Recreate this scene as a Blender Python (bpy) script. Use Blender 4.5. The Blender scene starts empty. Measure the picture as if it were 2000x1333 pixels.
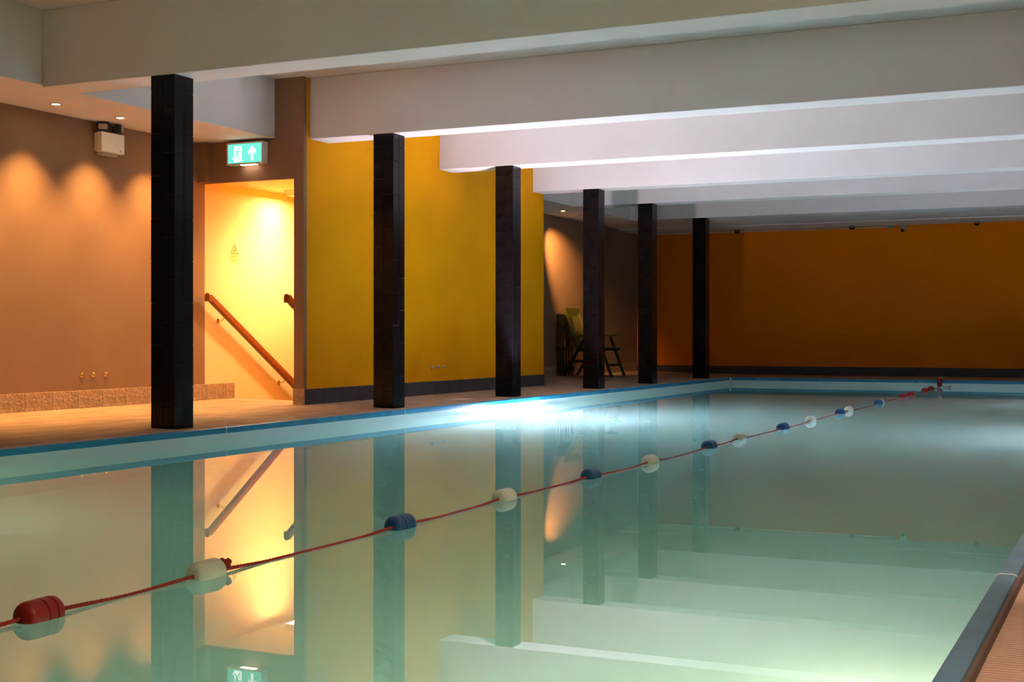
import bpy, bmesh, math, random
from mathutils import Vector, Matrix
random.seed(7)
S = bpy.context.scene
COL = S.collection
PI = math.pi

# ------------------------------------------------------------------ camera
FPX, HORIZON, VPX, EYE = 2620.0, 658.0, 2235.0, 0.62
YAW = math.atan((VPX - 1000) / FPX)
cam_d = bpy.data.cameras.new('camera')
cam_d.sensor_width = 36.0
cam_d.lens = 36.0 * FPX / 2000.0
cam_d.shift_y = -(666.5 - HORIZON) / 2000.0
cam_d.clip_start = 0.02
cam = bpy.data.objects.new('camera', cam_d)
cam.location = (0, 0, EYE)
cam.rotation_euler = (PI / 2, 0, YAW)
COL.objects.link(cam)
S.camera = cam

# ------------------------------------------------------------------ world, exposure
W = bpy.data.worlds.new('world')
S.world = W
W.use_nodes = True
W.node_tree.nodes['Background'].inputs['Color'].default_value = (0.02, 0.02, 0.025, 1)
W.node_tree.nodes['Background'].inputs['Strength'].default_value = 1.0
S.view_settings.view_transform = 'Standard'
S.view_settings.look = 'None'
S.view_settings.exposure = 0.14
S.view_settings.gamma = 1.0
S.view_settings.use_curve_mapping = False
S.cycles.volume_bounces = 2          # the lit water glows by more than one scatter
S.cycles.max_bounces = 7
S.cycles.use_light_tree = False
S.cycles.sample_clamp_indirect = 60.0
S.cycles.diffuse_bounces = 3
S.cycles.use_adaptive_sampling = True
S.cycles.adaptive_threshold = 0.1

# lamp powers (the lamps themselves are built further down)
WARM = (1.0, 0.50, 0.15)
P_DOWN, P_STAIR, P_POOL_LEFT, P_POOL_NEAR, P_RIGHT = 190.0, 195.0, 455.0, 62.0, 430.0
C_POOL_LEFT = (1.0, 0.77, 0.93)
C_POOL_NEAR = (1.0, 0.80, 0.50)
C_STAIR = (1.0, 0.65, 0.29)

# ------------------------------------------------------------------ materials
MATS = {}
def mat(name, col, rough=0.6, spec=0.5, metal=0.0, vary=0.0, vscale=3.0, bump=0.0, bscale=40.0,
        emit=None, estr=0.0, coat=0.0, stretch=None):
    m = bpy.data.materials.new(name)
    m.use_nodes = True
    nt = m.node_tree
    b = nt.nodes['Principled BSDF']
    b.inputs['Base Color'].default_value = (*col, 1)
    b.inputs['Roughness'].default_value = rough
    b.inputs['Specular IOR Level'].default_value = spec
    b.inputs['Metallic'].default_value = metal
    b.inputs['Coat Weight'].default_value = coat
    if emit:
        b.inputs['Emission Color'].default_value = (*emit, 1)
        b.inputs['Emission Strength'].default_value = estr
    tc = nt.nodes.new('ShaderNodeTexCoord')
    vec = tc.outputs['Object']
    if stretch:
        mp = nt.nodes.new('ShaderNodeMapping')
        mp.inputs['Scale'].default_value = stretch
        nt.links.new(vec, mp.inputs['Vector'])
        vec = mp.outputs['Vector']
    if vary:
        n = nt.nodes.new('ShaderNodeTexNoise')
        n.inputs['Scale'].default_value = vscale
        n.inputs['Detail'].default_value = 5
        r = nt.nodes.new('ShaderNodeMapRange')
        r.inputs['To Min'].default_value = 1 - vary
        r.inputs['To Max'].default_value = 1 + vary
        r.inputs['From Min'].default_value = 0.25
        r.inputs['From Max'].default_value = 0.75
        mx = nt.nodes.new('ShaderNodeMix')
        mx.data_type = 'RGBA'
        mx.blend_type = 'MULTIPLY'
        mx.inputs['Factor'].default_value = 1.0
        mx.inputs[6].default_value = (*col, 1)
        nt.links.new(vec, n.inputs['Vector'])
        nt.links.new(n.outputs['Fac'], r.inputs['Value'])
        nt.links.new(r.outputs['Result'], mx.inputs[7])
        nt.links.new(mx.outputs[2], b.inputs['Base Color'])
    if bump:
        n2 = nt.nodes.new('ShaderNodeTexNoise')
        n2.inputs['Scale'].default_value = bscale
        n2.inputs['Detail'].default_value = 4
        bp = nt.nodes.new('ShaderNodeBump')
        bp.inputs['Strength'].default_value = bump
        bp.inputs['Distance'].default_value = 0.01
        nt.links.new(vec, n2.inputs['Vector'])
        nt.links.new(n2.outputs['Fac'], bp.inputs['Height'])
        nt.links.new(bp.outputs['Normal'], b.inputs['Normal'])
    if (emit and estr > 10) or name.startswith('led'):
        m.cycles.emission_sampling = 'NONE'      # small bright lenses: their lamps carry the light
    MATS[name] = m
    return m

mat('white_paint', (0.80, 0.78, 0.76), 0.75, 0.3, vary=0.03, vscale=2, bump=0.05, bscale=25)
mat('brown_paint', (0.29, 0.175, 0.105), 0.7, 0.3, vary=0.06, vscale=2.5, bump=0.06, bscale=30)
mat('yellow_paint', (0.84, 0.34, 0.002), 0.6, 0.05, vary=0.06, vscale=1.6, bump=0.08, bscale=18)
mat('orange_paint', (0.80, 0.21, 0.002), 0.65, 0.05, vary=0.05, vscale=1.2, bump=0.05, bscale=20)
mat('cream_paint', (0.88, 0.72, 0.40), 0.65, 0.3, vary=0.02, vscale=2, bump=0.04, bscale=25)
mat('deck', (0.37, 0.25, 0.155), 0.75, 0.3, vary=0.30, vscale=7, bump=0.35, bscale=30, stretch=(1.0, 0.35, 1))
mat('stone_tile', (0.42, 0.29, 0.20), 0.8, 0.3, vary=0.25, vscale=22, bump=0.9, bscale=45)
mat('grout', (0.46, 0.36, 0.26), 0.85, 0.2)
mat('slate_tile', (0.060, 0.058, 0.062), 0.55, 0.4, vary=0.25, vscale=9, bump=0.25, bscale=30)
mat('black_tile', (0.006, 0.006, 0.008), 0.16, 0.22, vary=0.2, vscale=9, bump=0.05, bscale=14)
mat('black_grout', (0.085, 0.080, 0.080), 0.9, 0.2)
mat('coping_slate', (0.075, 0.15, 0.23), 0.40, 0.3, vary=0.22, vscale=9, bump=0.05, bscale=20)
mat('coping_blue', (0.022, 0.28, 0.52), 0.40, 0.3, vary=0.18, vscale=9, bump=0.05, bscale=20)
mat('liner', (0.72, 0.88, 0.90), 0.5, 0.4, vary=0.03, vscale=2)
mat('clip', (0.75, 0.72, 0.66), 0.5, 0.4, vary=0.1, vscale=20)
mat('sealant', (0.66, 0.55, 0.47), 0.8, 0.2, vary=0.15, vscale=12)
mat('kerb_edge', (0.11, 0.08, 0.065), 0.8, 0.2, vary=0.2, vscale=10)
mat('wood', (0.22, 0.060, 0.018), 0.35, 0.5, vary=0.25, vscale=18, stretch=(6, 1, 6))
mat('brass', (0.80, 0.60, 0.28), 0.25, 0.5, metal=1.0, vary=0.05, vscale=30)
mat('white_plastic', (0.88, 0.86, 0.80), 0.4, 0.5, vary=0.02, vscale=12)
mat('grey_plastic', (0.45, 0.43, 0.42), 0.4, 0.5, vary=0.04, vscale=12)
mat('black_plastic', (0.014, 0.013, 0.013), 0.4, 0.5, vary=0.1, vscale=12)
mat('lens', (0.55, 0.47, 0.44), 0.15, 0.6, vary=0.05, vscale=40)
mat('chair_green', (0.135, 0.145, 0.014), 0.5, 0.4, vary=0.2, vscale=12, stretch=(1, 1, 0.3))
mat('chair_dark', (0.030, 0.032, 0.012), 0.5, 0.4, vary=0.2, vscale=12)  # folded chair's shaded side put into the colour; legs and rails use it too
mat('rope_red', (0.42, 0.022, 0.012), 0.55, 0.4, vary=0.25, vscale=60)
mat('float_red', (0.36, 0.010, 0.008), 0.33, 0.5, vary=0.15, vscale=14)
mat('float_blue', (0.012, 0.085, 0.24), 0.33, 0.5, vary=0.2, vscale=14)
mat('float_white', (0.78, 0.72, 0.60), 0.4, 0.5, vary=0.06, vscale=14)
mat('sign_yellow', (0.86, 0.62, 0.24), 0.5, 0.4, vary=0.03, vscale=30)
mat('sign_ink', (0.10, 0.055, 0.006), 0.6, 0.3, vary=0.05, vscale=30)
mat('soft_ink', (0.30, 0.15, 0.01), 0.6, 0.3, vary=0.05, vscale=30)
mat('lamp_glow', (0.9, 0.8, 0.6), 0.4, 0.3, emit=(1.0, 0.72, 0.34), estr=45.0)
mat('sign_green', (0.02, 0.35, 0.26), 0.4, 0.4, emit=(0.14, 0.70, 0.58), estr=1.15)
mat('sign_white', (0.8, 0.85, 0.85), 0.4, 0.4, emit=(0.90, 1.0, 0.98), estr=2.0)
mat('sign_slot', (0.9, 0.85, 0.8), 0.4, 0.4, emit=(1.0, 0.82, 0.66), estr=9.0)
mat('led_green', (0.05, 0.3, 0.02), 0.4, 0.4, emit=(0.10, 0.75, 0.05), estr=0.5)
mat('pool_lamp_lens', (0.9, 0.9, 0.9), 0.3, 0.4, emit=(0.95, 0.97, 1.0), estr=12.0)
mat('led_amber', (0.9, 0.8, 0.3), 0.4, 0.4, emit=(1.0, 0.85, 0.35), estr=3.0)

# ribbed deck on the near side
m = mat('ribbed_deck', (0.42, 0.27, 0.20), 0.7, 0.3, vary=0.12, vscale=6)
nt = m.node_tree
wv = nt.nodes.new('ShaderNodeTexWave')
wv.bands_direction = 'Y'
wv.inputs['Scale'].default_value = 15.0
wv.inputs['Distortion'].default_value = 2.0
wv.inputs['Detail'].default_value = 1
bp = nt.nodes.new('ShaderNodeBump')
bp.inputs['Strength'].default_value = 0.45
bp.inputs['Distance'].default_value = 0.006
tc = [n for n in nt.nodes if n.type == 'TEX_COORD'][0]
nt.links.new(tc.outputs['Object'], wv.inputs['Vector'])
nt.links.new(wv.outputs['Fac'], bp.inputs['Height'])
nt.links.new(bp.outputs['Normal'], nt.nodes['Principled BSDF'].inputs['Normal'])

# water: a flat refracting surface over slightly milky, green-blue water
m = bpy.data.materials.new('water')
m.use_nodes = True
nt = m.node_tree
nt.nodes.remove(nt.nodes['Principled BSDF'])
out = nt.nodes['Material Output']
gl = nt.nodes.new('ShaderNodeBsdfGlass')
gl.inputs['IOR'].default_value = 1.33
gl.inputs['Roughness'].default_value = 0.0
gl.inputs['Color'].default_value = (1, 1, 1, 1)
nt.links.new(gl.outputs[0], out.inputs['Surface'])
ab = nt.nodes.new('ShaderNodeVolumeAbsorption')
ab.inputs['Color'].default_value = (0.15, 0.76, 0.66, 1)
ab.inputs['Density'].default_value = 0.25
sc = nt.nodes.new('ShaderNodeVolumeScatter')
sc.inputs['Color'].default_value = (0.78, 0.96, 1.0, 1)
sc.inputs['Density'].default_value = 0.20
ad = nt.nodes.new('ShaderNodeAddShader')
nt.links.new(ab.outputs[0], ad.inputs[0])
nt.links.new(sc.outputs[0], ad.inputs[1])
nt.links.new(ad.outputs[0], out.inputs['Volume'])
MATS['water'] = m

# ------------------------------------------------------------------ mesh helpers
class MB:
    """collects points and faces; build() links them as one mesh object"""
    def __init__(self):
        self.v, self.f = [], []
    def add(self, vs, fs, M=None):
        o = len(self.v)
        for p in vs:
            p = Vector(p)
            self.v.append(tuple(M @ p) if M is not None else tuple(p))
        self.f += [tuple(i + o for i in q) for q in fs]
        return self
    def box(self, a, b, M=None):
        x0, y0, z0 = [min(a[i], b[i]) for i in range(3)]
        x1, y1, z1 = [max(a[i], b[i]) for i in range(3)]
        vs = [(x0, y0, z0), (x1, y0, z0), (x1, y1, z0), (x0, y1, z0), (x0, y0, z1), (x1, y0, z1), (x1, y1, z1), (x0, y1, z1)]
        return self.add(vs, [(0, 3, 2, 1), (4, 5, 6, 7), (0, 1, 5, 4), (1, 2, 6, 5), (2, 3, 7, 6), (3, 0, 4, 7)], M)
    def cbox(self, a, b, c=0.003, M=None):
        """box with chamfered edges"""
        bm = bmesh.new()
        x0, y0, z0 = [min(a[i], b[i]) for i in range(3)]
        x1, y1, z1 = [max(a[i], b[i]) for i in range(3)]
        bmesh.ops.create_cube(bm, size=1.0)
        for v in bm.verts:
            v.co = Vector(((x0 + x1) / 2 + v.co.x * (x1 - x0), (y0 + y1) / 2 + v.co.y * (y1 - y0), (z0 + z1) / 2 + v.co.z * (z1 - z0)))
        bmesh.ops.bevel(bm, geom=bm.edges[:], offset=c, segments=1, affect='EDGES', profile=0.5)
        bm.verts.ensure_lookup_table()
        vs = [v.co.copy() for v in bm.verts]
        for i, v in enumerate(bm.verts):
            v.index = i
        fs = [[v.index for v in q.verts] for q in bm.faces]
        bm.free()
        return self.add(vs, fs, M)
    def prism(self, poly, d, M=None):
        """polygon in local xy pushed along z by d"""
        n = len(poly)
        vs = [(x, y, 0) for x, y in poly] + [(x, y, d) for x, y in poly]
        fs = [tuple(range(n - 1, -1, -1)), tuple(range(n, 2 * n))]
        fs += [(i, (i + 1) % n, n + (i + 1) % n, n + i) for i in range(n)]
        return self.add(vs, fs, M)
    def lathe(self, prof, n=20, M=None):
        """(r, z) profile turned about z; r = 0 at an end closes it"""
        vs, fs, rows = [], [], []
        for r, z in prof:
            if r < 1e-7:
                rows.append([len(vs)]); vs.append((0, 0, z))
            else:
                rows.append(list(range(len(vs), len(vs) + n)))
                vs += [(r * math.cos(2 * PI * k / n), r * math.sin(2 * PI * k / n), z) for k in range(n)]
        for a, b in zip(rows, rows[1:]):
            for k in range(n):
                k2 = (k + 1) % n
                if len(a) == 1 and len(b) == 1: continue
                if len(a) == 1: fs.append((a[0], b[k2], b[k]))
                elif len(b) == 1: fs.append((a[k], a[k2], b[0]))
                else: fs.append((a[k], a[k2], b[k2], b[k]))
        return self.add(vs, fs, M)
    def tube(self, pts, r, n=8, M=None, cap=True):
        pts = [Vector(p) for p in pts]
        rows = []
        vs, fs = [], []
        up = Vector((0, 0, 1))
        for i, p in enumerate(pts):
            t = (pts[min(i + 1, len(pts) - 1)] - pts[max(i - 1, 0)]).normalized()
            u = up if abs(t.dot(up)) < 0.95 else Vector((1, 0, 0))
            a = t.cross(u).normalized()
            b = a.cross(t)
            rr = r[i] if isinstance(r, (list, tuple)) else r
            rows.append(range(len(vs), len(vs) + n))
            vs += [p + a * rr * math.cos(2 * PI * k / n) + b * rr * math.sin(2 * PI * k / n) for k in range(n)]
        for a, b in zip(rows, rows[1:]):
            fs += [(a[k], b[k], b[(k + 1) % n], a[(k + 1) % n]) for k in range(n)]
        if cap:
            fs += [tuple(rows[0]), tuple(reversed(rows[-1]))]
        return self.add(vs, fs, M)
    def mesh(self, name, material, smooth=False):
        me = bpy.data.meshes.new(name)
        me.from_pydata(self.v, [], self.f)
        bm = bmesh.new(); bm.from_mesh(me)
        bmesh.ops.recalc_face_normals(bm, faces=bm.faces[:])
        bm.to_mesh(me); bm.free()
        me.materials.append(MATS[material])
        if smooth:
            me.polygons.foreach_set('use_smooth', [True] * len(me.polygons))
            try: me.set_sharp_from_angle(angle=math.radians(38))
            except Exception: pass
        me.update()
        return me
    def build(self, name, material, parent=None, smooth=False):
        return link(name, self.mesh(name, material, smooth), parent)

def link(name, me, parent=None, loc=None):
    o = bpy.data.objects.new(name, me)
    COL.objects.link(o)
    if parent: o.parent = parent
    if loc: o.location = loc
    return o
def tag(o, label, cat, group=None, kind=None):
    o['label'] = label
    o['category'] = cat
    if group: o['group'] = group
    if kind: o['kind'] = kind
    return o
def struct(o, label, cat):
    return tag(o, label, cat, kind='structure')
def empty(name, loc=(0, 0, 0), rz=0.0):
    o = bpy.data.objects.new(name, None)
    o.empty_display_size = 0.1
    COL.objects.link(o)
    o.location = loc
    o.rotation_euler = (0, 0, rz)
    return o
def T(x, y, z): return Matrix.Translation((x, y, z))
def R(a, ax): return Matrix.Rotation(a, 4, ax)
def light(name, kind, loc, power, col, parent=None, rot=(0, 0, 0), **kw):
    d = bpy.data.lights.new(name, kind)
    d.energy = power
    d.color = col
    for k, v in kw.items(): setattr(d, k, v)
    o = bpy.data.objects.new(name, d)
    COL.objects.link(o)
    o.location = loc
    o.rotation_euler = rot
    if parent: o.parent = parent
    return o

# ------------------------------------------------------------------ key dimensions (metres, z = 0 at the pool rim)
XW = -7.857          # left wall
XM = -6.74           # yellow wall
XS = -7.05           # edge of the low ceiling on the left
XP = -5.68           # pool rim, far side
XR = -0.35           # pool rim, near side
XE = 2.1             # wall behind the near deck
YN, YF = -2.2, 19.82 # pool ends
YB = 21.70           # back wall
Y0 = -4.0            # wall behind the camera
YD = 9.97            # door wall
YE = 15.22           # end of the yellow wall
ZB, ZS, ZC = 2.385, 2.40, 2.93   # beam soffit, low ceiling, ceiling
ZWATER = -0.10
WT = 0.125           # thickness of the yellow wall
def deck_z(x):       # the deck falls gently to the pool
    return -0.006 + (XP - 0.05 - x) / (XP - 0.05 - XW) * 0.042
YST = 10.447         # top of the stairs

# ------------------------------------------------------------------ floor
fl = MB()
def deck(x0, x1, y0, y1):
    fl.add([(x0, y0, deck_z(x0)), (x1, y0, deck_z(x1)), (x1, y1, deck_z(x1)), (x0, y1, deck_z(x0)),
            (x0, y0, -0.25), (x1, y0, -0.25), (x1, y1, -0.25), (x0, y1, -0.25)],
           [(0, 1, 2, 3), (4, 7, 6, 5), (0, 4, 5, 1), (1, 5, 6, 2), (2, 6, 7, 3), (3, 7, 4, 0)])
XK = XP - 0.05
deck(XM, XK, Y0, YB)
deck(XW, XM, Y0, YST)
deck(XW, XM, YE - 0.1, YB)
fl.box((XK, YF + 0.05, -0.25), (XE, YB, -0.006))
fl.box((XK, Y0, -0.25), (XE, YN - 0.05, -0.006))
struct(fl.build('floor', 'deck'), 'rough sandy brown pool deck along the far side and end', 'floor')
fr = MB().box((XR + 0.05, YN - 0.05, -0.25), (XE, YF + 0.05, -0.030))
struct(fr.build('floor_right', 'ribbed_deck'), 'ribbed pinkish brown deck on the near side of the pool', 'floor')

# stairs going down behind the yellow wall
st = MB()
for k in range(9):
    y = YST + k * 0.29
    st.box((XW, y, -1.9), (XM - WT, y + 0.29, deck_z(-7.3) - 0.18 * (k + 1)))
st.box((XW, YST + 9 * 0.29, -1.9), (XM - WT, YE - 0.1, -1.72))
struct(st.build('stair_floor', 'deck'), 'steps leading down behind the yellow wall', 'stairs')

# ------------------------------------------------------------------ walls
w = MB().box((XW - 0.15, Y0, -0.25), (XW, 10.007, ZC))
w.box((XW - 0.15, YE - 0.1, -0.25), (XW, YB, ZC))
struct(w.build('wall_left', 'brown_paint'), 'taupe brown painted wall under the warm downlights', 'wall')
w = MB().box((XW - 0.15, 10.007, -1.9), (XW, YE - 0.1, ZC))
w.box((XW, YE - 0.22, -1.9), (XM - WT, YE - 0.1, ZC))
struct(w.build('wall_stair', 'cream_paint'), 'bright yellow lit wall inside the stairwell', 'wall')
w = MB().box((XM - WT, YD + 0.045, -1.9), (XM, YE, ZC))
w.box((XW, YE - 0.1, 0.0), (XM - WT, YE, ZC))
struct(w.build('wall_middle', 'yellow_paint'), 'mustard yellow wall behind the black columns', 'wall')
w = MB()
w.box((XM - WT + 0.02, YD, 0.0), (XM - 0.0005, YD + 0.045, ZC))          # pier beside the doorway
w.box((XS, YD, 2.03), (XM - WT + 0.02, YD + 0.045, ZC))          # above the doorway
w.box((XW, YD, 2.03), (XS, YD + 0.045, ZC))
w.box((XW, YD - 0.075, 2.035), (XW + 0.105, YD, ZS + 0.02))       # small boxed nib at the left
struct(w.build('wall_door', 'brown_paint'), 'dark brown wall with the doorway to the stairs', 'wall')
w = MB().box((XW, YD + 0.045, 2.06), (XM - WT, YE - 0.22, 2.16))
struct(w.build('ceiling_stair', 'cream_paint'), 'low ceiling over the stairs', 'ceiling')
w = MB().box((XW - 0.15, YB, -0.25), (XE, YB + 0.15, ZC))
struct(w.build('wall_back', 'orange_paint'), 'dim orange wall at the far end of the pool', 'wall')
w = MB().box((XE, Y0, -0.25), (XE + 0.15, YB, ZC))
struct(w.build('wall_right', 'white_paint'), 'plain wall behind the near deck', 'wall')
w = MB().box((XW - 0.15, Y0 - 0.15, -0.25), (XE, Y0, ZC))
struct(w.build('wall_front', 'white_paint'), 'plain wall behind the viewer', 'wall')

# ------------------------------------------------------------------ ceilings and beams
c = MB().box((XW - 0.15, Y0 - 0.15, ZC), (XE + 0.15, YB + 0.15, ZC + 0.12))
struct(c.build('ceiling', 'white_paint'), 'white ceiling between the deep beams', 'ceiling')
c = MB().box((XW, Y0, ZS), (XS, YD - 0.0005, ZC))
struct(c.build('ceiling_left', 'white_paint'), 'low white ceiling carrying the two warm downlights', 'ceiling')
c = MB().box((XW, YE, ZS), (XS, 20.75, ZC))
struct(c.build('ceiling_alcove', 'white_paint'), 'low white ceiling over the chair alcove', 'ceiling')
c = MB().box((XW, 20.80, 2.375), (XE, YB, ZC))
struct(c.build('ceiling_back', 'white_paint'), 'lowered ceiling strip against the orange wall', 'ceiling')
COLY = [7.167, 10.063, 12.493, 14.891, 16.821, 19.199]
ORD = ['nearest', 'second nearest', 'third nearest', 'third farthest', 'second farthest', 'farthest']
for k, y in enumerate([4.60] + COLY):  # first entry: unseen beam added to keep lamp light off its neighbour
    xl = XM if 9.9 < y < 15 else (XS if y < 9 or y > 15 else XM)
    y1 = y + 0.30
    b = MB()
    b.cbox((xl, y, ZB), (XE, y1, ZC), 0.004)
    if k == 6:
        b.cbox((xl, y1, ZB), (XE, 20.80, ZC), 0.004)
    o = b.build('ceiling_beam', 'white_paint')
    struct(o, 'white ceiling beam added unseen over the near water to shade the next beam' if k == 0 else 'deep white ceiling beam resting on the %s black column' % ORD[k - 1], 'beam')

# ------------------------------------------------------------------ black tiled columns
CX0, CX1 = -6.08, -5.88
tile_bodies = {}
def col_tile(h):
    key = round(h, 3)
    if key not in tile_bodies:
        tile_bodies[key] = MB().cbox((-0.0488, -0.004, 0.0014), (0.0488, 0.004, h - 0.0014), 0.0016).mesh('tile', 'black_tile')
    return tile_bodies[key]
TH = 0.2853
for k, y in enumerate(COLY):
    zb = deck_z(-5.98) - 0.002
    e = empty('column', (-5.98, y + 0.1, zb))
    struct(e, 'black tiled column, %s of the row of six' % ORD[k], 'column')
    H = ZB - zb
    MB().box((-0.094, -0.094, 0), (0.094, 0.094, H)).build('core', 'black_grout', e)
    for face in range(4):
        for c_ in range(2):
            z = 0.0
            first = TH * (0.52 if (c_ + face) % 2 else 0.98)
            row = 0
            while z < H - 0.01:
                h = first if row == 0 else TH
                h = min(h, H - z)
                M = R(face * PI / 2, 'Z') @ T((-0.05 if c_ == 0 else 0.05), -0.096, z)
                o = link('tile', col_tile(h), e)
                j = R(random.uniform(-0.004, 0.004), 'Z') @ R(random.uniform(-0.002, 0.002), 'X')
                o.matrix_basis = M @ j
                z += h
                row += 1

# ------------------------------------------------------------------ skirtings
def skirting(name, p0, p1, zf, h, material, tl, label, offset=0.0, thick=0.012, gm='grout', cuts=None):
    """row of skirting tiles standing on the floor from p0 to p1, proud to the right of the direction p0 -> p1"""
    a, b = Vector((*p0, 0)), Vector((*p1, 0))
    L = (b - a).length
    ang = math.atan2(b.y - a.y, b.x - a.x)
    e = empty(name, (a.x, a.y, zf), ang)
    struct(e, label, 'skirting')
    MB().box((0, -thick * 0.55, 0), (L, 0, h - 0.002)).build('backing', gm, e)
    js = cuts or []
    if not js:
        x = offset
        while x < L - 0.01:
            if x > 0.01: js.append(x)
            x += tl
    js = [0.0] + [j for j in js if 0.01 < j < L - 0.01] + [L]
    cache = {}
    for x0, x1 in zip(js, js[1:]):
        wd = round(x1 - x0, 3)
        if wd not in cache:
            cache[wd] = MB().cbox((0.0012, -thick, 0.001), (wd - 0.0012, -thick * 0.3, h), 0.002).mesh('tile', material)
        o = link('tile', cache[wd], e, (x0, random.uniform(-0.0008, 0.0008), random.uniform(-0.0015, 0.0)))
    return e
# left wall: runs from the near side to the door plane and on to the top of the stairs (joints as in the photograph)
ZL = deck_z(XW)
cuts = [7.794 - 0.285 * k for k in range(14, 0, -1)] + [7.794, 8.08, 8.363, 8.648, 8.795, 8.927, 9.21, 9.495, 9.78, 10.02, 10.30]
skirting('baseboard_left', (XW, 3.6), (XW, YST), ZL, 0.145, 'stone_tile', 0.285, 'rough sandy stone skirting tiles below the brown wall', cuts=[q - 3.6 for q in cuts])
skirting('baseboard_pier', (XM - WT + 0.015, YD), (XM + 0.012, YD), deck_z(XM), 0.145, 'stone_tile', 0.3, 'single brown stone skirting tile at the foot of the doorway pier')
skirting('baseboard_middle', (XM, YD + 0.01), (XM, YE), deck_z(XM), 0.140, 'slate_tile', 0.30, 'dark slate skirting tiles below the yellow wall', gm='black_grout')
skirting('baseboard_alcove', (XW, YE), (XW, YB), ZL, 0.145, 'stone_tile', 0.285, 'stone skirting tiles in the alcove behind the chairs')
skirting('baseboard_back', (XW, YB), (XE, YB), 0.0, 0.135, 'slate_tile', 0.30, 'very dark skirting tiles below the orange wall', gm='black_grout')

# ------------------------------------------------------------------ pool
D = -1.45
pb = MB()
pb.box((XP - 0.25, YN - 0.2, D - 0.2), (XR + 0.25, YF + 0.2, D))
pb.box((XP - 0.25, YN - 0.2, D), (XP, YF + 0.2, -0.040))
pb.box((XR, YN - 0.2, D), (XR + 0.25, YF + 0.2, -0.040))
pb.box((XP, YN - 0.2, D), (XR, YN, -0.040))
pb.box((XP, YF, D), (XR, YF + 0.2, -0.040))
struct(pb.build('pool_wall', 'liner'), 'pale pool basin showing as a light band above the waterline', 'pool')
wx0, wx1, wy0, wy1, wz = XP - 0.02, XR + 0.02, YN - 0.02, YF + 0.02, D - 0.03
wt = MB()
wt.add([(wx0, wy0, ZWATER), (wx1, wy0, ZWATER), (wx1, wy1, ZWATER), (wx0, wy1, ZWATER)], [(0, 1, 2, 3)])
wt.add([(wx0, wy0, wz), (wx1, wy0, wz), (wx1, wy1, wz), (wx0, wy1, wz), (wx0, wy0, ZWATER), (wx1, wy0, ZWATER), (wx1, wy1, ZWATER), (wx0, wy1, ZWATER)],
       [(0, 3, 2, 1), (0, 1, 5, 4), (1, 2, 6, 5), (2, 3, 7, 6), (3, 0, 4, 7)])
wm = bpy.data.meshes.new('pool_water')
wm.from_pydata(wt.v, [], wt.f)
wm.materials.append(MATS['water'])
wm.polygons[0].use_smooth = True
struct(link('pool_water', wm), 'still green-blue pool water mirroring the room', 'water')

def coping(name, p0, p1, label, joints, material='coping_blue'):
    """rounded blue rim strips from p0 to p1, pool on the left of the direction; joints = distances along it"""
    a, b = Vector((*p0, 0)), Vector((*p1, 0))
    L = (b - a).length
    e = empty(name, (a.x, a.y, 0), math.atan2(b.y - a.y, b.x - a.x))
    struct(e, label, 'pool rim')
    prof = [(0.0, -0.042), (0.0, -0.010), (-0.003, -0.003), (-0.010, 0.0), (-0.042, 0.0), (-0.049, -0.003), (-0.052, -0.010), (-0.052, -0.042)]
    js = [0.0] + list(joints) + [L]
    for x0, x1 in zip(js, js[1:]):
        # local x along, local y to the pool
        M = Matrix(((0, 0, 1, x0 + 0.002), (1, 0, 0, 0), (0, 1, 0, 0), (0, 0, 0, 1)))
        MB().prism(prof, x1 - x0 - 0.004, M).build('coping_strip', material, e, smooth=True)
    big = [(y * 1.0 + (0.0015 if y > -0.02 else -0.0015), z + (0.0012 if z > -0.02 else -0.001)) for y, z in prof]
    for x in joints:
        M = Matrix(((0, 0, 1, x - 0.004), (1, 0, 0, 0), (0, 1, 0, 0), (0, 0, 0, 1)))
        MB().prism(big, 0.008, M).build('joint_clip', 'clip', e, smooth=True)
    return e
# a strip's pool side is its local +y
coping('pool_kerb', (XP, YF), (XP, YN), 'blue pool rim below the row of black columns', [2.55 + 2.45 * k for k in range(8)])
coping('pool_kerb', (XR, YF), (XP, YF), 'blue pool rim along the far end', [2.55, 4.90])
coping('pool_kerb', (XR, YN), (XR, YF), 'slate blue pool rim at the lower right beside the ribbed deck', [3.714 - YN - 2.45, 3.714 - YN] + [3.714 - YN + 2.45 * k for k in range(1, 7)], 'coping_slate')
sl = MB().box((XP - 0.068, YN, -0.03), (XP - 0.0535, YF, 0.0015))
struct(sl.build('trim_1', 'sealant'), 'thin pale sealant line between the deck and the blue rim', 'trim')
sk = MB().box((XR + 0.0525, YN, -0.031), (XR + 0.062, YF, -0.006))
struct(sk.build('trim_3', 'kerb_edge'), 'dark brown edge where the ribbed deck meets the slate blue rim', 'trim')
cp = MB().cbox((XP - 0.002, YF - 0.05, -0.10), (XP + 0.018, YF + 0.002, 0.004), 0.004)
struct(cp.build('trim_2', 'clip'), 'small pale cover piece in the far corner of the pool', 'trim')

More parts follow.
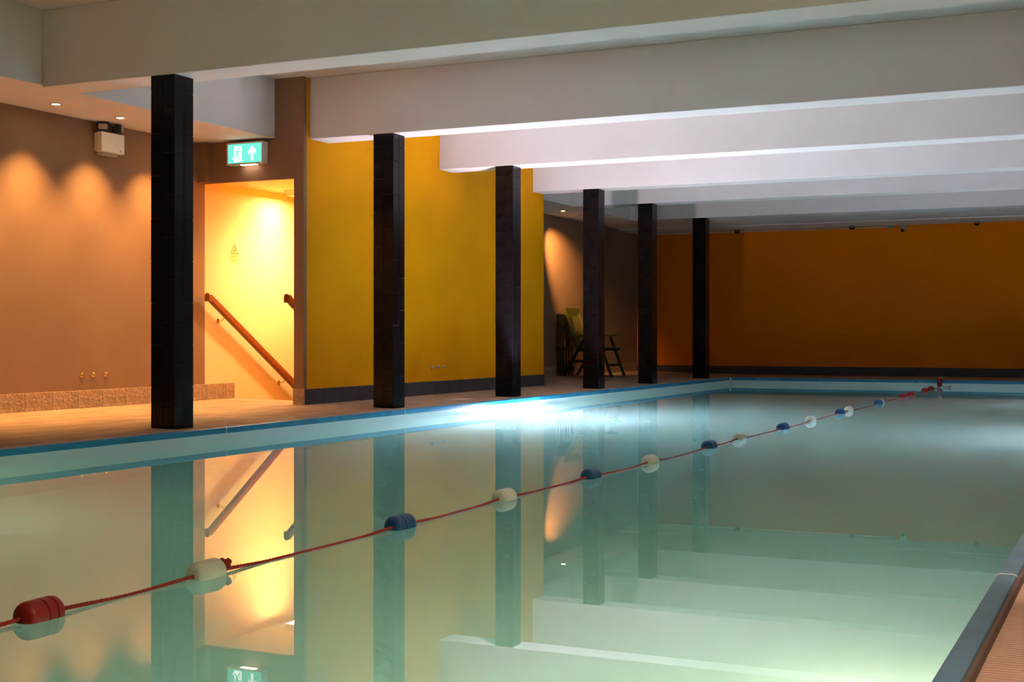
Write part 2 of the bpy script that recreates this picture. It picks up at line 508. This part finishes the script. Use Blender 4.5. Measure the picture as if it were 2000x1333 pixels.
# underwater lamps: niche ring and lens set in the pool wall
def pool_lamp(loc, rz, power, colr, label):
    e = empty('pool_lamp', loc, rz)
    tag(e, label, 'pool light', 'underwater pool lights')
    M = R(PI / 2, 'Y')
    MB().lathe([(0.135, 0), (0.135, 0.012), (0.12, 0.02), (0.105, 0.018), (0.10, 0.006), (0.10, 0)], 32, M).build('trim_ring', 'white_plastic', e, True)
    MB().lathe([(0.10, 0.001), (0.10, 0.008), (0.07, 0.014), (0, 0.017)], 32, M).build('lens', 'pool_lamp_lens', e, True)
    l = light('pool_bulb', 'POINT', (0.16, 0, 0), power, colr, e, shadow_soft_size=0.06)
    l.data.cycles.use_multiple_importance_sampling = False
    l.data.cycles.is_caustics_light = True       # its light also leaves the water by refraction
    return e
pool_lamp((XP, 12.0, -0.52), 0.0, P_POOL_LEFT, C_POOL_LEFT, 'underwater light in the far pool wall near the third column')
pool_lamp((XR, 3.0, -0.52), PI, P_POOL_NEAR, C_POOL_NEAR, 'underwater light in the near pool wall, its glow at the lower right')
pool_lamp((XP, 4.5, -0.52), 0.0, P_POOL_NEAR * 0.35, C_POOL_NEAR, 'underwater light in the far pool wall, just beyond the left edge of the picture')
for y, n in ((11.5, 'nearer'), (16.5, 'farther')):  # pair of added lamps, never seen, that lift the tone of the water
    pool_lamp((XR, y, -0.52), PI, P_POOL_LEFT * 0.14, C_POOL_LEFT, 'underwater light added unseen in the near pool wall to brighten the water, %s of two' % n)

# ------------------------------------------------------------------ lane rope
FLOATS = [(2.585, 'r'), (3.25, 'w'), (4.387, 'b'), (5.337, 'w'), (6.353, 'b'), (7.214, 'w'), (8.396, 'b'), (9.145, 'w'),
          (10.336, 'b'), (11.342, 'w'), (12.672, 'b'), (13.06, 'w'), (14.64, 'b'), (14.78, 'w'), (16.40, 'r'), (16.95, 'r'), (18.20, 'r'), (18.85, 'r')]
LX = -2.545
def lane_x(y): return LX + 0.012 * math.sin(y * 1.9) - 0.006 * max(0, y - 9)
ln = empty('lane_rope', (LX, 10.0, ZWATER))
tag(ln, 'red lane rope with red, white and blue floats lying on the water', 'lane rope')
ZF = 0.009
def rope_z(y):
    pts = [0.9] + [q for q, _ in FLOATS] + [19.74]
    for a, b in zip(pts, pts[1:]):
        if a <= y <= b:
            t = (y - a) / (b - a)
            d = min(t, 1 - t) * (b - a)
            s = min(1.0, max(0.0, d - 0.05) / 0.28)
            s = s * s * (3 - 2 * s)
            lo = 0.0015
            return ZF * (1 - s) + lo * s
    return ZF
path = []
y = -2.15
while y < 19.70:
    path.append(Vector((lane_x(y) - LX, y - 10.0, rope_z(y) if y > 0.9 else 0.0015)))
    y += 0.0085 if y < 7 else 0.02
path.append(Vector((lane_x(19.74) - LX, 9.74, 0.04)))
path.append(Vector((lane_x(19.8) - LX, 9.79, 0.06)))
rp = MB()
acc = 0.0
cum = [0.0]
for a, b in zip(path, path[1:]): cum.append(cum[-1] + (b - a).length)
for s in range(3):
    pts = []
    for p, L in zip(path, cum):
        a = 2 * PI * (L / 0.055 + s / 3)
        pts.append(p + Vector((math.cos(a), 0, math.sin(a))) * 0.0030)
    rp.tube(pts, 0.0034, 5)
rp.build('rope', 'rope_red', ln, True)
FR, FLN = 0.041, 0.0625
def float_prof2(kind):
    """(r, z) along the float, rounded at both ends, with moulding grooves"""
    e1, e2 = (0.028, 0.026) if kind == 'w' else ((0.028, 0.018) if kind == 'r' else (0.024, 0.014))
    p = [(0.007, -FLN)]
    p += [(FR - e1 + e1 * math.sin(k / 6 * PI / 2), -(FLN - e1 + e1 * math.cos(k / 6 * PI / 2))) for k in range(7)]
    for q in {'r': [0.000, 0.030], 'b': [-0.014, 0.010, 0.032], 'w': []}[kind]:
        p += [(FR, q - 0.003), (FR - 0.003, q - 0.0015), (FR - 0.003, q + 0.0015), (FR, q + 0.003)]
    p += [(FR - e2 + e2 * math.sin(k / 6 * PI / 2), FLN - e2 + e2 * math.cos(k / 6 * PI / 2)) for k in range(6, -1, -1)]
    p += [(0.007, FLN)]
    return p
FM = {'r': 'float_red', 'b': 'float_blue', 'w': 'float_white'}
FW = {'r': 'red', 'b': 'blue', 'w': 'off-white'}
fmesh = {k: MB().lathe(float_prof2(k), 28, R(-PI / 2, 'X')).mesh('float', FM[k], True) for k in 'rbw'}
for y, k in FLOATS:
    o = link('float', fmesh[k], ln, (lane_x(y) - LX, y - 10.0, ZF))
    o.rotation_euler = (random.uniform(-0.03, 0.03), random.uniform(-1, 1), random.uniform(-0.06, 0.06))
    o['label'] = '%s plastic lane float' % FW[k]
kn = MB()
for k in range(7):
    a = k / 7 * 2 * PI
    kn.lathe([(0, -0.009), (0.008, -0.004), (0.0095, 0), (0.008, 0.004), (0, 0.009)], 8,
             T(lane_x(3.33) - LX + 0.012 * math.cos(a), 3.332 - 10 + 0.011 * math.sin(2 * a), ZF + 0.012 + 0.013 * math.sin(a)) @ Matrix.Scale(1.35, 4))
kn.build('knot', 'rope_red', ln, True)
# end float hung upright on the far rim with its hook and loose rope tail
o = link('float', fmesh['r'], ln, (-0.076, 9.755, 0.070))
o.scale = (0.86, 0.95, 0.86)
o.rotation_euler = (PI / 2 - 0.12, 0, 0)
o['label'] = 'red float hanging upright at the far rim'
MB().tube([(-0.076, 9.745, 0.13), (-0.076, 9.75, 0.142), (-0.06, 9.77, 0.146), (-0.05, 9.80, 0.120)], 0.006, 8).build('hook', 'clip', ln, True)
MB().tube([(-0.06, 9.74, 0.02), (0.0, 9.73, 0.012), (0.05, 9.725, 0.014), (0.085, 9.72, 0.032)], 0.0045, 6).tube([(0.05, 9.725, 0.014), (0.08, 9.715, 0.004)], 0.0035, 6).build('rope_tail', 'rope_red', ln, True)

# ------------------------------------------------------------------ recessed downlights
def downlight(loc, label, power, col=WARM, lit=True, angle=84.0, blend=1.0, tilt=5.0, aim=None, soft=0.025):
    e = empty('downlight', loc)
    tag(e, label, 'downlight', 'recessed downlights')
    MB().lathe([(0.046, 0.0), (0.047, -0.003), (0.040, -0.006), (0.033, -0.004), (0.030, 0.0)], 24).build('trim_ring', 'grey_plastic', e, True)
    MB().lathe([(0.030, -0.0005), (0.028, -0.002), (0, -0.003)], 20).build('lens', 'lamp_glow' if lit else 'black_plastic', e, True)
    if lit:
        light('downlight_beam', 'SPOT', (0, 0, -0.012 - (soft if soft > 0.05 else 0)), power, col, e, rot=(Vector(aim) - Vector(loc)).to_track_quat('-Z', 'Y').to_euler() if aim else (0, math.radians(tilt), 0), spot_size=math.radians(angle), spot_blend=blend, shadow_soft_size=soft)
    return e
XDL = -7.525
downlight((XDL, 7.79, ZS), 'warm recessed downlight left of the twin-headed lamp box', P_DOWN)
downlight((XDL, 8.50, ZS), 'warm recessed downlight just above the twin-headed lamp box', P_DOWN)
downlight((XDL, 9.21, ZS), 'warm recessed downlight hidden behind the nearest column', P_DOWN)
downlight((XDL, 7.08, ZS), 'warm recessed downlight first beyond the left edge of the picture', P_DOWN)
downlight((XDL, 6.37, ZS), 'warm recessed downlight second beyond the left edge of the picture', P_DOWN)
downlight((-7.43, 17.46, ZS), 'warm recessed downlight over the green garden chair', P_DOWN * 2.4, angle=54, aim=(XW, 18.42, 1.62))
downlight((-7.43, 18.10, ZS), 'small unlit recessed downlight behind the third farthest column', 0, lit=False)
downlight((-7.15, 10.95, 2.06), 'recessed downlight over the stairs, hidden by the lintel', P_STAIR, col=C_STAIR, angle=164, blend=1.0, tilt=0, soft=0.10)
for y in (1.6, 5.2):  # fill for the near deck: two added downlights out of view
    downlight((0.75, y, ZC), 'recessed downlight added unseen above the near deck to light it, %s' % ('nearer one' if y < 3 else 'farther one'), P_RIGHT, col=(1.0, 0.74, 0.54), angle=110)

# small luminaire on the stair ceiling
e = empty('stair_luminaire', (-7.60, 11.05, 2.06))
tag(e, 'small cream ceiling luminaire over the stairs beside the pier', 'luminaire')
MB().cbox((-0.035, -0.10, -0.035), (0.085, 0.10, 0.0), 0.005).build('housing', 'white_plastic', e)
MB().cbox((-0.028, -0.09, -0.058), (0.078, 0.09, -0.035), 0.008).build('diffuser', 'cream_paint', e)
light('luminaire_glow', 'AREA', (0.025, 0.0, -0.062), P_STAIR * 0.10, C_STAIR, e, shape='RECTANGLE', size=0.09, size_y=0.16)
MB().lathe([(0, -0.065), (0.008, -0.061), (0.009, -0.057)], 10, T(0.055, -0.06, 0)).build('indicator', 'led_amber', e, True)

# ------------------------------------------------------------------ emergency twin-head lamp on the left wall
e = empty('emergency_lamp', (XW, 8.675, 2.155))
tag(e, 'cream emergency lamp box with two black lamp heads on the brown wall', 'emergency light')
MB().cbox((0.0, -0.115, 0.0), (0.035, 0.135, 0.155), 0.004).build('back_box', 'white_plastic', e)
MB().cbox((0.035, -0.125, -0.006), (0.098, 0.145, 0.160), 0.006).build('cover', 'white_plastic', e)
MB().cbox((0.012, -0.10, -0.030), (0.075, 0.09, -0.006), 0.005).build('lower_tray', 'grey_plastic', e)
MB().box((0.098, 0.085, 0.012), (0.0985, 0.10, 0.026)).build('maker_mark', 'grey_plastic', e)
def head(y, rz):
    M0 = T(0.055, y, 0.20) @ R(rz, 'Z')
    h = MB()
    rr = [(0.05 * sx * (1.0 if abs(sx) == 1 else 1), 0) for sx in ()]
    def rrect(a, b, c, n=5):
        q = []
        for cx, cy, s in ((a - c, b - c, 0), (-a + c, b - c, 1), (-a + c, -b + c, 2), (a - c, -b + c, 3)):
            for k in range(n):
                t = (s + k / (n - 1)) * PI / 2
                q.append((cx + c * math.cos(t), cy + c * math.sin(t)))
        return q
    # local: z of prism -> out along +x
    B = Matrix(((0, 0, 1, 0), (1, 0, 0, 0), (0, 1, 0, 0), (0, 0, 0, 1)))
    h.prism(rrect(0.052, 0.036, 0.018), 0.050, M0 @ B)
    h.prism(rrect(0.038, 0.026, 0.016), 0.030, M0 @ T(-0.03, 0, 0) @ B)
    o = h.build('lamp_head', 'black_plastic', e)
    rim = MB().prism(rrect(0.050, 0.034, 0.017), 0.003, M0 @ T(0.050, 0, 0) @ B)
    rim.build('rim', 'black_plastic', o)
    MB().prism(rrect(0.037, 0.023, 0.012), 0.004, M0 @ T(0.0515, 0, 0) @ B).build('lens', 'lens', o)
    MB().tube([(0.055, y, 0.158), (0.055, y, 0.172)], 0.011, 10).build('swivel', 'black_plastic', o)
head(-0.068, -0.85)
head(0.085, 0.55)
e.rotation_euler = (0, 0, 0)

# ------------------------------------------------------------------ exit sign over the doorway
e = empty('exit_sign', (-7.322, YD, 2.272))
tag(e, 'lit green exit sign with running man and up arrow over the doorway', 'exit sign')
SW, SH = 0.198, 0.100
MB().cbox((-SW, -0.075, -SH), (SW, 0.0, SH), 0.004).build('housing', 'white_plastic', e)
SM = Matrix(((1, 0, 0, 0), (0, 0, -1, -0.0752), (0, 1, 0, 0), (0, 0, 0, 1)))   # drawing plane -> sign face (local -y)
def flat(name, poly, material, parent, lift=0.0):
    return MB().prism(poly, 0.0006, SM @ T(0, 0, lift)).build(name, material, parent)
a, b = SW - 0.014, SH - 0.014
pan = flat('panel', [(-a, -b), (a, -b), (a, b), (-a, b)], 'sign_green', e)
fr_ = MB()
for q in ([(-SW, -SH), (SW, -SH), (SW, -b), (-SW, -b)], [(-SW, b), (SW, b), (SW, SH), (-SW, SH)], [(-SW, -b), (-a, -b), (-a, b), (-SW, b)], [(a, -b), (SW, -b), (SW, b), (a, b)]):
    fr_.prism(q, 0.004, SM)
fr_.build('frame', 'white_plastic', e)
flat('doorway_mark', [(-0.118, -0.074), (-0.034, -0.074), (-0.034, 0.066), (-0.118, 0.066)], 'sign_white', pan, 0.0008)
man = MB()
def strip(pts, wd):
    for p, q in zip(pts, pts[1:]):
        p, q = Vector(p), Vector(q)
        n = (q - p).orthogonal().normalized() * wd / 2
        man.prism([tuple(p - n), tuple(q - n), tuple(q + n), tuple(p + n)], 0.0006, SM @ T(0, 0, 0.0016))
def dot(cx, cy, r):
    man.prism([(cx + r * math.cos(k * PI / 8), cy + r * math.sin(k * PI / 8)) for k in range(16)], 0.0006, SM @ T(0, 0, 0.0016))
dot(-0.068, 0.046, 0.011)
strip([(-0.080, 0.030), (-0.086, -0.012)], 0.024)
strip([(-0.086, -0.010), (-0.066, -0.032), (-0.052, -0.062)], 0.011)
strip([(-0.088, -0.010), (-0.096, -0.038), (-0.122, -0.040)], 0.011)
strip([(-0.074, 0.030), (-0.058, 0.010), (-0.036, 0.016)], 0.008)
strip([(-0.086, 0.030), (-0.106, 0.018), (-0.112, -0.004)], 0.008)
man.build('running_man', 'sign_green', pan)
flat('shadow_bar', [(-0.140, -0.050), (-0.118, -0.050), (-0.118, -0.030), (-0.128, -0.030)], 'sign_white', pan, 0.0008)
ar = [(0.067, -0.066), (0.093, -0.066), (0.093, 0.012), (0.122, -0.014), (0.122, 0.018), (0.080, 0.064), (0.038, 0.018), (0.038, -0.014), (0.067, 0.012)]
flat('arrow', ar, 'sign_white', pan, 0.0008)
MB().box((-0.06, -0.062, -SH - 0.004), (0.10, -0.020, -SH)).build('light_slot', 'sign_slot', e)
MB().lathe([(0, -0.010), (0.007, -0.007), (0.009, 0)], 12, T(-0.115, -0.045, -SH)).build('indicator', 'led_green', e, True)

# ------------------------------------------------------------------ caution label on the stair wall
e = empty('caution_label', (XW, 10.452, 1.405))
tag(e, 'small caution label with a black triangle on the bright stair wall', 'warning label')
CMx = Matrix(((0, 0, 1, 0.0002), (1, 0, 0, 0), (0, 1, 0, 0), (0, 0, 0, 1)))   # drawing x -> +y, y -> z, out -> +x
MB().prism([(-0.066, -0.085), (0.066, -0.085), (0.066, 0.004), (0.0, 0.112), (-0.066, 0.004)], 0.0008, CMx).build('backing', 'sign_yellow', e)
tri = MB()
A, B_, C_ = Vector((-0.058, 0.006)), Vector((0.058, 0.006)), Vector((0.0, 0.102))
ctr = (A + B_ + C_) / 3
for p, q in ((A, B_), (B_, C_), (C_, A)):
    ip, iq = p + (ctr - p) * 0.19, q + (ctr - q) * 0.19
    tri.prism([tuple(p), tuple(q), tuple(iq), tuple(ip)], 0.0005, T(0.0010, 0, 0) @ CMx)
tri.build('triangle', 'sign_ink', e)
fig = MB()
def strip2(pts, wd):
    for p, q in zip(pts, pts[1:]):
        p, q = Vector(p), Vector(q)
        n = (q - p).orthogonal().normalized() * wd / 2
        fig.prism([tuple(p - n), tuple(q - n), tuple(q + n), tuple(p + n)], 0.0005, T(0.0010, 0, 0) @ CMx)
strip2([(0.010, 0.060), (0.014, 0.044), (-0.002, 0.034), (-0.018, 0.022)], 0.007)
strip2([(-0.018, 0.040), (-0.002, 0.040), (0.012, 0.046)], 0.005)
fig.prism([(0.008 + 0.006 * math.cos(k * PI / 5), 0.068 + 0.006 * math.sin(k * PI / 5)) for k in range(10)], 0.0005, T(0.0010, 0, 0) @ CMx)
fig.build('slipping_figure', 'sign_ink', e)
def text(name, s, size, M, material, parent):
    cu = bpy.data.curves.new(name, 'FONT')
    cu.body = s
    cu.size = size
    cu.align_x = 'CENTER'
    ob = bpy.data.objects.new(name, cu)
    me = bpy.data.meshes.new_from_object(ob)
    bpy.data.objects.remove(ob)
    me.transform(M)
    me.materials.clear()
    me.materials.append(MATS[material])
    me.name = name
    return link(name, me, parent)
text('lettering', 'Caution', 0.036, T(0.0012, 0, -0.030) @ CMx, 'soft_ink', e)
text('lettering', 'Wet floor', 0.029, T(0.0012, 0, -0.066) @ CMx, 'soft_ink', e)

# ------------------------------------------------------------------ handrails
def handrail(x, side, y0, z0, y1, z1, label, brackets):
    e = empty('handrail', (x, y0, z0))
    tag(e, label, 'handrail', 'stair handrails')
    d = Vector((0, y1 - y0, z1 - z0))
    n = Vector((0, -d.z, d.y)).normalized()
    prof = [(-0.026, -0.036)] + [(0.026 * math.cos(PI - t * PI / 8), 0.010 + 0.028 * math.sin(PI - t * PI / 8)) for t in range(9)] + [(0.026, -0.036), (0.018, -0.040), (-0.018, -0.040)]
    r = MB()
    vs = []
    for base in (Vector((0, 0, 0)), d):
        for px, pz in prof:
            vs.append(base + Vector((px, 0, 0)) + (Vector((0, 0, pz)) if base.length < 1e-6 else n * pz))
    k = len(prof)
    r.add(vs, [tuple(range(k)), tuple(range(2 * k - 1, k - 1, -1))] + [(i, (i + 1) % k, k + (i + 1) % k, k + i) for i in range(k)])
    r.build('rail', 'wood', e, True)
    cpv = MB()
    M = Matrix(((1, 0, 0, 0), (0, 0, 1, -0.040), (0, 1, 0, 0), (0, 0, 0, 1)))
    cpv.prism([(px * 1.06, pz * 1.03) for px, pz in prof], 0.045, M)
    cpv.build('end_piece', 'wood', e, True)
    for t in brackets:
        p = d * t + n * -0.036
        wx = side * 0.074
        br = MB()
        br.lathe([(0, 0), (0.024, 0), (0.024, 0.004), (0.012, 0.007), (0, 0.008)], 16, T(wx - side * 0.0005, p.y, p.z - 0.045) @ R(-side * PI / 2, 'Y'))
        br.tube([(wx, p.y, p.z - 0.045), (wx * 0.6, p.y, p.z - 0.046), (wx * 0.25, p.y, p.z - 0.036), (0, p.y, p.z - 0.014), (0, p.y, p.z)], 0.0055, 8)
        br.cbox((-0.014, p.y - 0.024, p.z - 0.004), (0.014, p.y + 0.024, p.z), 0.001)
        br.build('bracket', 'brass', e, True)
    return e
SL = -0.622
handrail(XW + 0.075, -1, 9.985, 0.985, 12.0, 0.985 + SL * 2.015, 'long wooden handrail descending across the bright stair wall', (0.115, 0.60))
handrail(XM - WT - 0.075, 1, 10.03, 0.965, 12.0, 0.965 + SL * 1.97, 'wooden handrail end peeping out behind the doorway pier', (0.045, 0.5))

# ------------------------------------------------------------------ small fittings
def knob(loc, rz, label, group, material='grey_plastic'):
    e = empty('wall_plug', loc, rz)
    tag(e, label, 'wall plug', group)
    M = R(PI / 2, 'Y')
    MB().lathe([(0.019, 0), (0.019, 0.004), (0.013, 0.008), (0, 0.008)], 16, M).build('flange', material, e, True)
    MB().lathe([(0.010, 0.007), (0.011, 0.018), (0.008, 0.023), (0, 0.024)], 12, M).build('stud', material, e, True)
for y, n in ((8.415, 'left'), (8.548, 'middle'), (8.695, 'right')):
    knob((XW, y, 0.305), 0, 'small round plug low on the brown wall, %s one of three' % n, 'wall plugs', 'brass')
for y, n in ((12.32, 'left'), (12.45, 'middle'), (12.58, 'right')):
    knob((XM, y, 0.300), 0, 'small dark stud low on the yellow wall, %s one of three' % n, 'wall plugs')
dp = MB().cbox((-6.17, 11.68, deck_z(-6.10) - 0.006), (-6.03, 11.88, deck_z(-6.10) + 0.004), 0.002).build('drain_cover', 'sealant')
tag(dp, 'small pale cover plate in the deck between the second and third columns', 'drain cover')

# CCTV camera, its conduit and the three dark eyes under the back ceiling
e = empty('security_camera', (-3.42, YB, 2.34))
tag(e, 'white security camera at the top of the orange wall', 'security camera')
MB().cbox((-0.05, -0.025, -0.02), (0.05, 0.0, 0.035), 0.004).build('mount', 'white_plastic', e)
MB().lathe([(0, 0.0), (0.030, 0.002), (0.034, 0.012), (0.034, 0.105), (0.030, 0.11), (0, 0.11)], 20, T(0, -0.03, 0.0) @ R(PI / 2 + 0.55, 'X')).build('body', 'white_plastic', e, True)
MB().lathe([(0.030, 0.1105), (0.022, 0.116), (0, 0.118)], 20, T(0, -0.03, 0.0) @ R(PI / 2 + 0.55, 'X')).build('lens', 'black_plastic', e, True)
jb = empty('junction_box', (-3.62, YB, 2.35))
tag(jb, 'small grey junction box beside the security camera', 'junction box')
MB().cbox((-0.055, -0.035, -0.024), (0.055, 0.0, 0.024), 0.004).build('box', 'grey_plastic', jb)
MB().cbox((-0.050, -0.039, -0.020), (0.050, -0.035, 0.020), 0.001).build('lid', 'grey_plastic', jb)
o = MB().tube([(XW + 0.01, YB - 0.012, 2.362), (-3.68, YB - 0.012, 2.352)], 0.009, 10).build('cable_conduit', 'white_plastic', smooth=True)
tag(o, 'thin pale cable conduit along the top of the orange wall', 'conduit')
for x, n in ((-6.05, 'leftmost'), (-4.19, 'middle'), (-2.31, 'rightmost')):
    e = empty('ceiling_bracket', (x, YB - 0.18, 2.375))
    tag(e, 'small dark bracket under the ceiling before the orange wall, %s of three' % n, 'bracket', 'ceiling brackets')
    MB().cbox((-0.045, -0.03, -0.006), (0.045, 0.03, 0.0), 0.001).build('plate', 'black_plastic', e)
    for s in (-1, 1):
        MB().box((s * 0.028, -0.012, -0.05), (s * 0.038, 0.012, -0.006)).build('cheek', 'black_plastic', e)
    MB().lathe([(0, -0.03), (0.020, -0.03), (0.020, 0.03), (0, 0.03)], 14, T(0, 0, -0.042) @ R(PI / 2, 'Y')).build('roller', 'black_plastic', e, True)

# ------------------------------------------------------------------ garden chairs in the alcove
def bar(mb, p, q, wd, th, face=Vector((1, 0, 0))):
    """flat timber from p to q; wd across y-ish, th along the face normal"""
    p, q = Vector(p), Vector(q)
    d = (q - p)
    L = d.length
    d.normalize()
    a = face.cross(d)
    if a.length < 1e-4: a = Vector((0, 1, 0))
    a.normalize()
    nrm = d.cross(a).normalized()
    M = Matrix(((d.x, a.x, nrm.x, p.x), (d.y, a.y, nrm.y, p.y), (d.z, a.z, nrm.z, p.z), (0, 0, 0, 1)))
    mb.cbox((0, -wd / 2, -th / 2), (L, wd / 2, th / 2), min(wd, th) * 0.18, M)
    return mb

def garden_chair(loc, rz, label):
    """faces local +x; width along y"""
    e = empty('garden_chair', loc, rz)
    tag(e, label, 'chair', 'garden chairs')
    hw = 0.27
    b0, b1 = Vector((-0.16, 0, 0.40)), Vector((-0.36, 0, 1.0))
    g, dk = 'chair_green', 'chair_dark'
    up = (b1 - b0).normalized()
    for s in (-1, 1):
        Y = s * (hw - 0.025)
        bar(MB(), b0 + Vector((0, Y, 0)), b1 + Vector((0, Y, 0)), 0.036, 0.026).build('back_post', g, e)
    bar(MB(), b1 - up * 0.045 + Vector((0, -hw + 0.005, 0)), b1 - up * 0.045 + Vector((0, hw - 0.005, 0)), 0.125, 0.026).build('head_rail', g, e)
    bar(MB(), b0 + up * 0.03 + Vector((0, -hw + 0.04, 0)), b0 + up * 0.03 + Vector((0, hw - 0.04, 0)), 0.07, 0.022).build('lower_rail', g, e)
    for k in range(5):
        Y = -0.182 + k * 0.091
        bar(MB(), b0 + up * 0.06 + Vector((0.004, Y, 0)), b1 - up * 0.10 + Vector((0.004, Y, 0)), 0.036, 0.007).build('back_slat', g, e)
    for s in (-1, 1):
        Y = s * (hw + 0.015)
        bar(MB(), (-0.33, Y, 0.60), (0.27, Y, 0.605), 0.055, 0.024, Vector((0, 0, 1))).build('armrest', g, e)
        bar(MB(), (-0.02, Y - s * 0.02, 0.59), (-0.38, Y - s * 0.02, 0.0), 0.026, 0.042).build('leg', dk, e)
        bar(MB(), (0.16, Y - s * 0.02, 0.59), (0.385, Y - s * 0.02, 0.0), 0.026, 0.042).build('leg', dk, e)
        bar(MB(), (-0.17, s * (hw - 0.055), 0.385), (0.33, s * (hw - 0.055), 0.405), 0.026, 0.040).build('seat_rail', dk, e)
    for k in range(7):
        x = -0.14 + k * 0.078
        bar(MB(), (x, -hw + 0.03, 0.425 - (0.01 if 1 < k < 5 else 0)), (x, hw - 0.03, 0.425 - (0.01 if 1 < k < 5 else 0)), 0.058, 0.018, Vector((0, 0, 1))).build('seat_slat', g, e)
    bar(MB(), (-0.245, -hw, 0.22), (-0.245, hw, 0.22), 0.04, 0.022).build('stretcher', dk, e)
    bar(MB(), (0.315, -hw, 0.17), (0.315, hw, 0.17), 0.04, 0.022).build('stretcher', dk, e)
    return e
garden_chair((-7.405, 18.565, ZL - 0.004), 0.0, 'green slatted garden chair standing open behind the third farthest column')

e = empty('folded_chair', (XW + 0.035, 18.44, ZL))
tag(e, 'garden chair with shade put into its dark colour, folded flat against the alcove wall behind the green chair', 'chair', 'garden chairs')
for k in range(6):
    Y = -0.275 + k * 0.11
    bar(MB(), (0.0, Y, 0.0), (-0.004, Y, 0.80), 0.034, 0.010).build('slat', 'chair_dark', e)
bar(MB(), (0.004, -0.285, 0.835), (0.004, 0.285, 0.835), 0.17, 0.024).build('head_rail', 'chair_dark', e)
bar(MB(), (0.022, -0.285, 0.10), (0.022, 0.285, 0.10), 0.07, 0.022).build('stretcher', 'chair_dark', e)
bar(MB(), (0.022, -0.285, 0.40), (0.022, 0.285, 0.40), 0.05, 0.022).build('stretcher', 'chair_dark', e)

# light refracted out of the water falls on everything above it
for o in S.objects:
    if o.type == 'MESH':
        if o.name.startswith('pool_water'):
            o.cycles.is_caustics_caster = True
        elif o.name.startswith(('ceiling', 'wall', 'floor', 'tile', 'baseboard', 'coping_strip', 'pool_wall', 'trim')):
            o.cycles.is_caustics_receiver = True
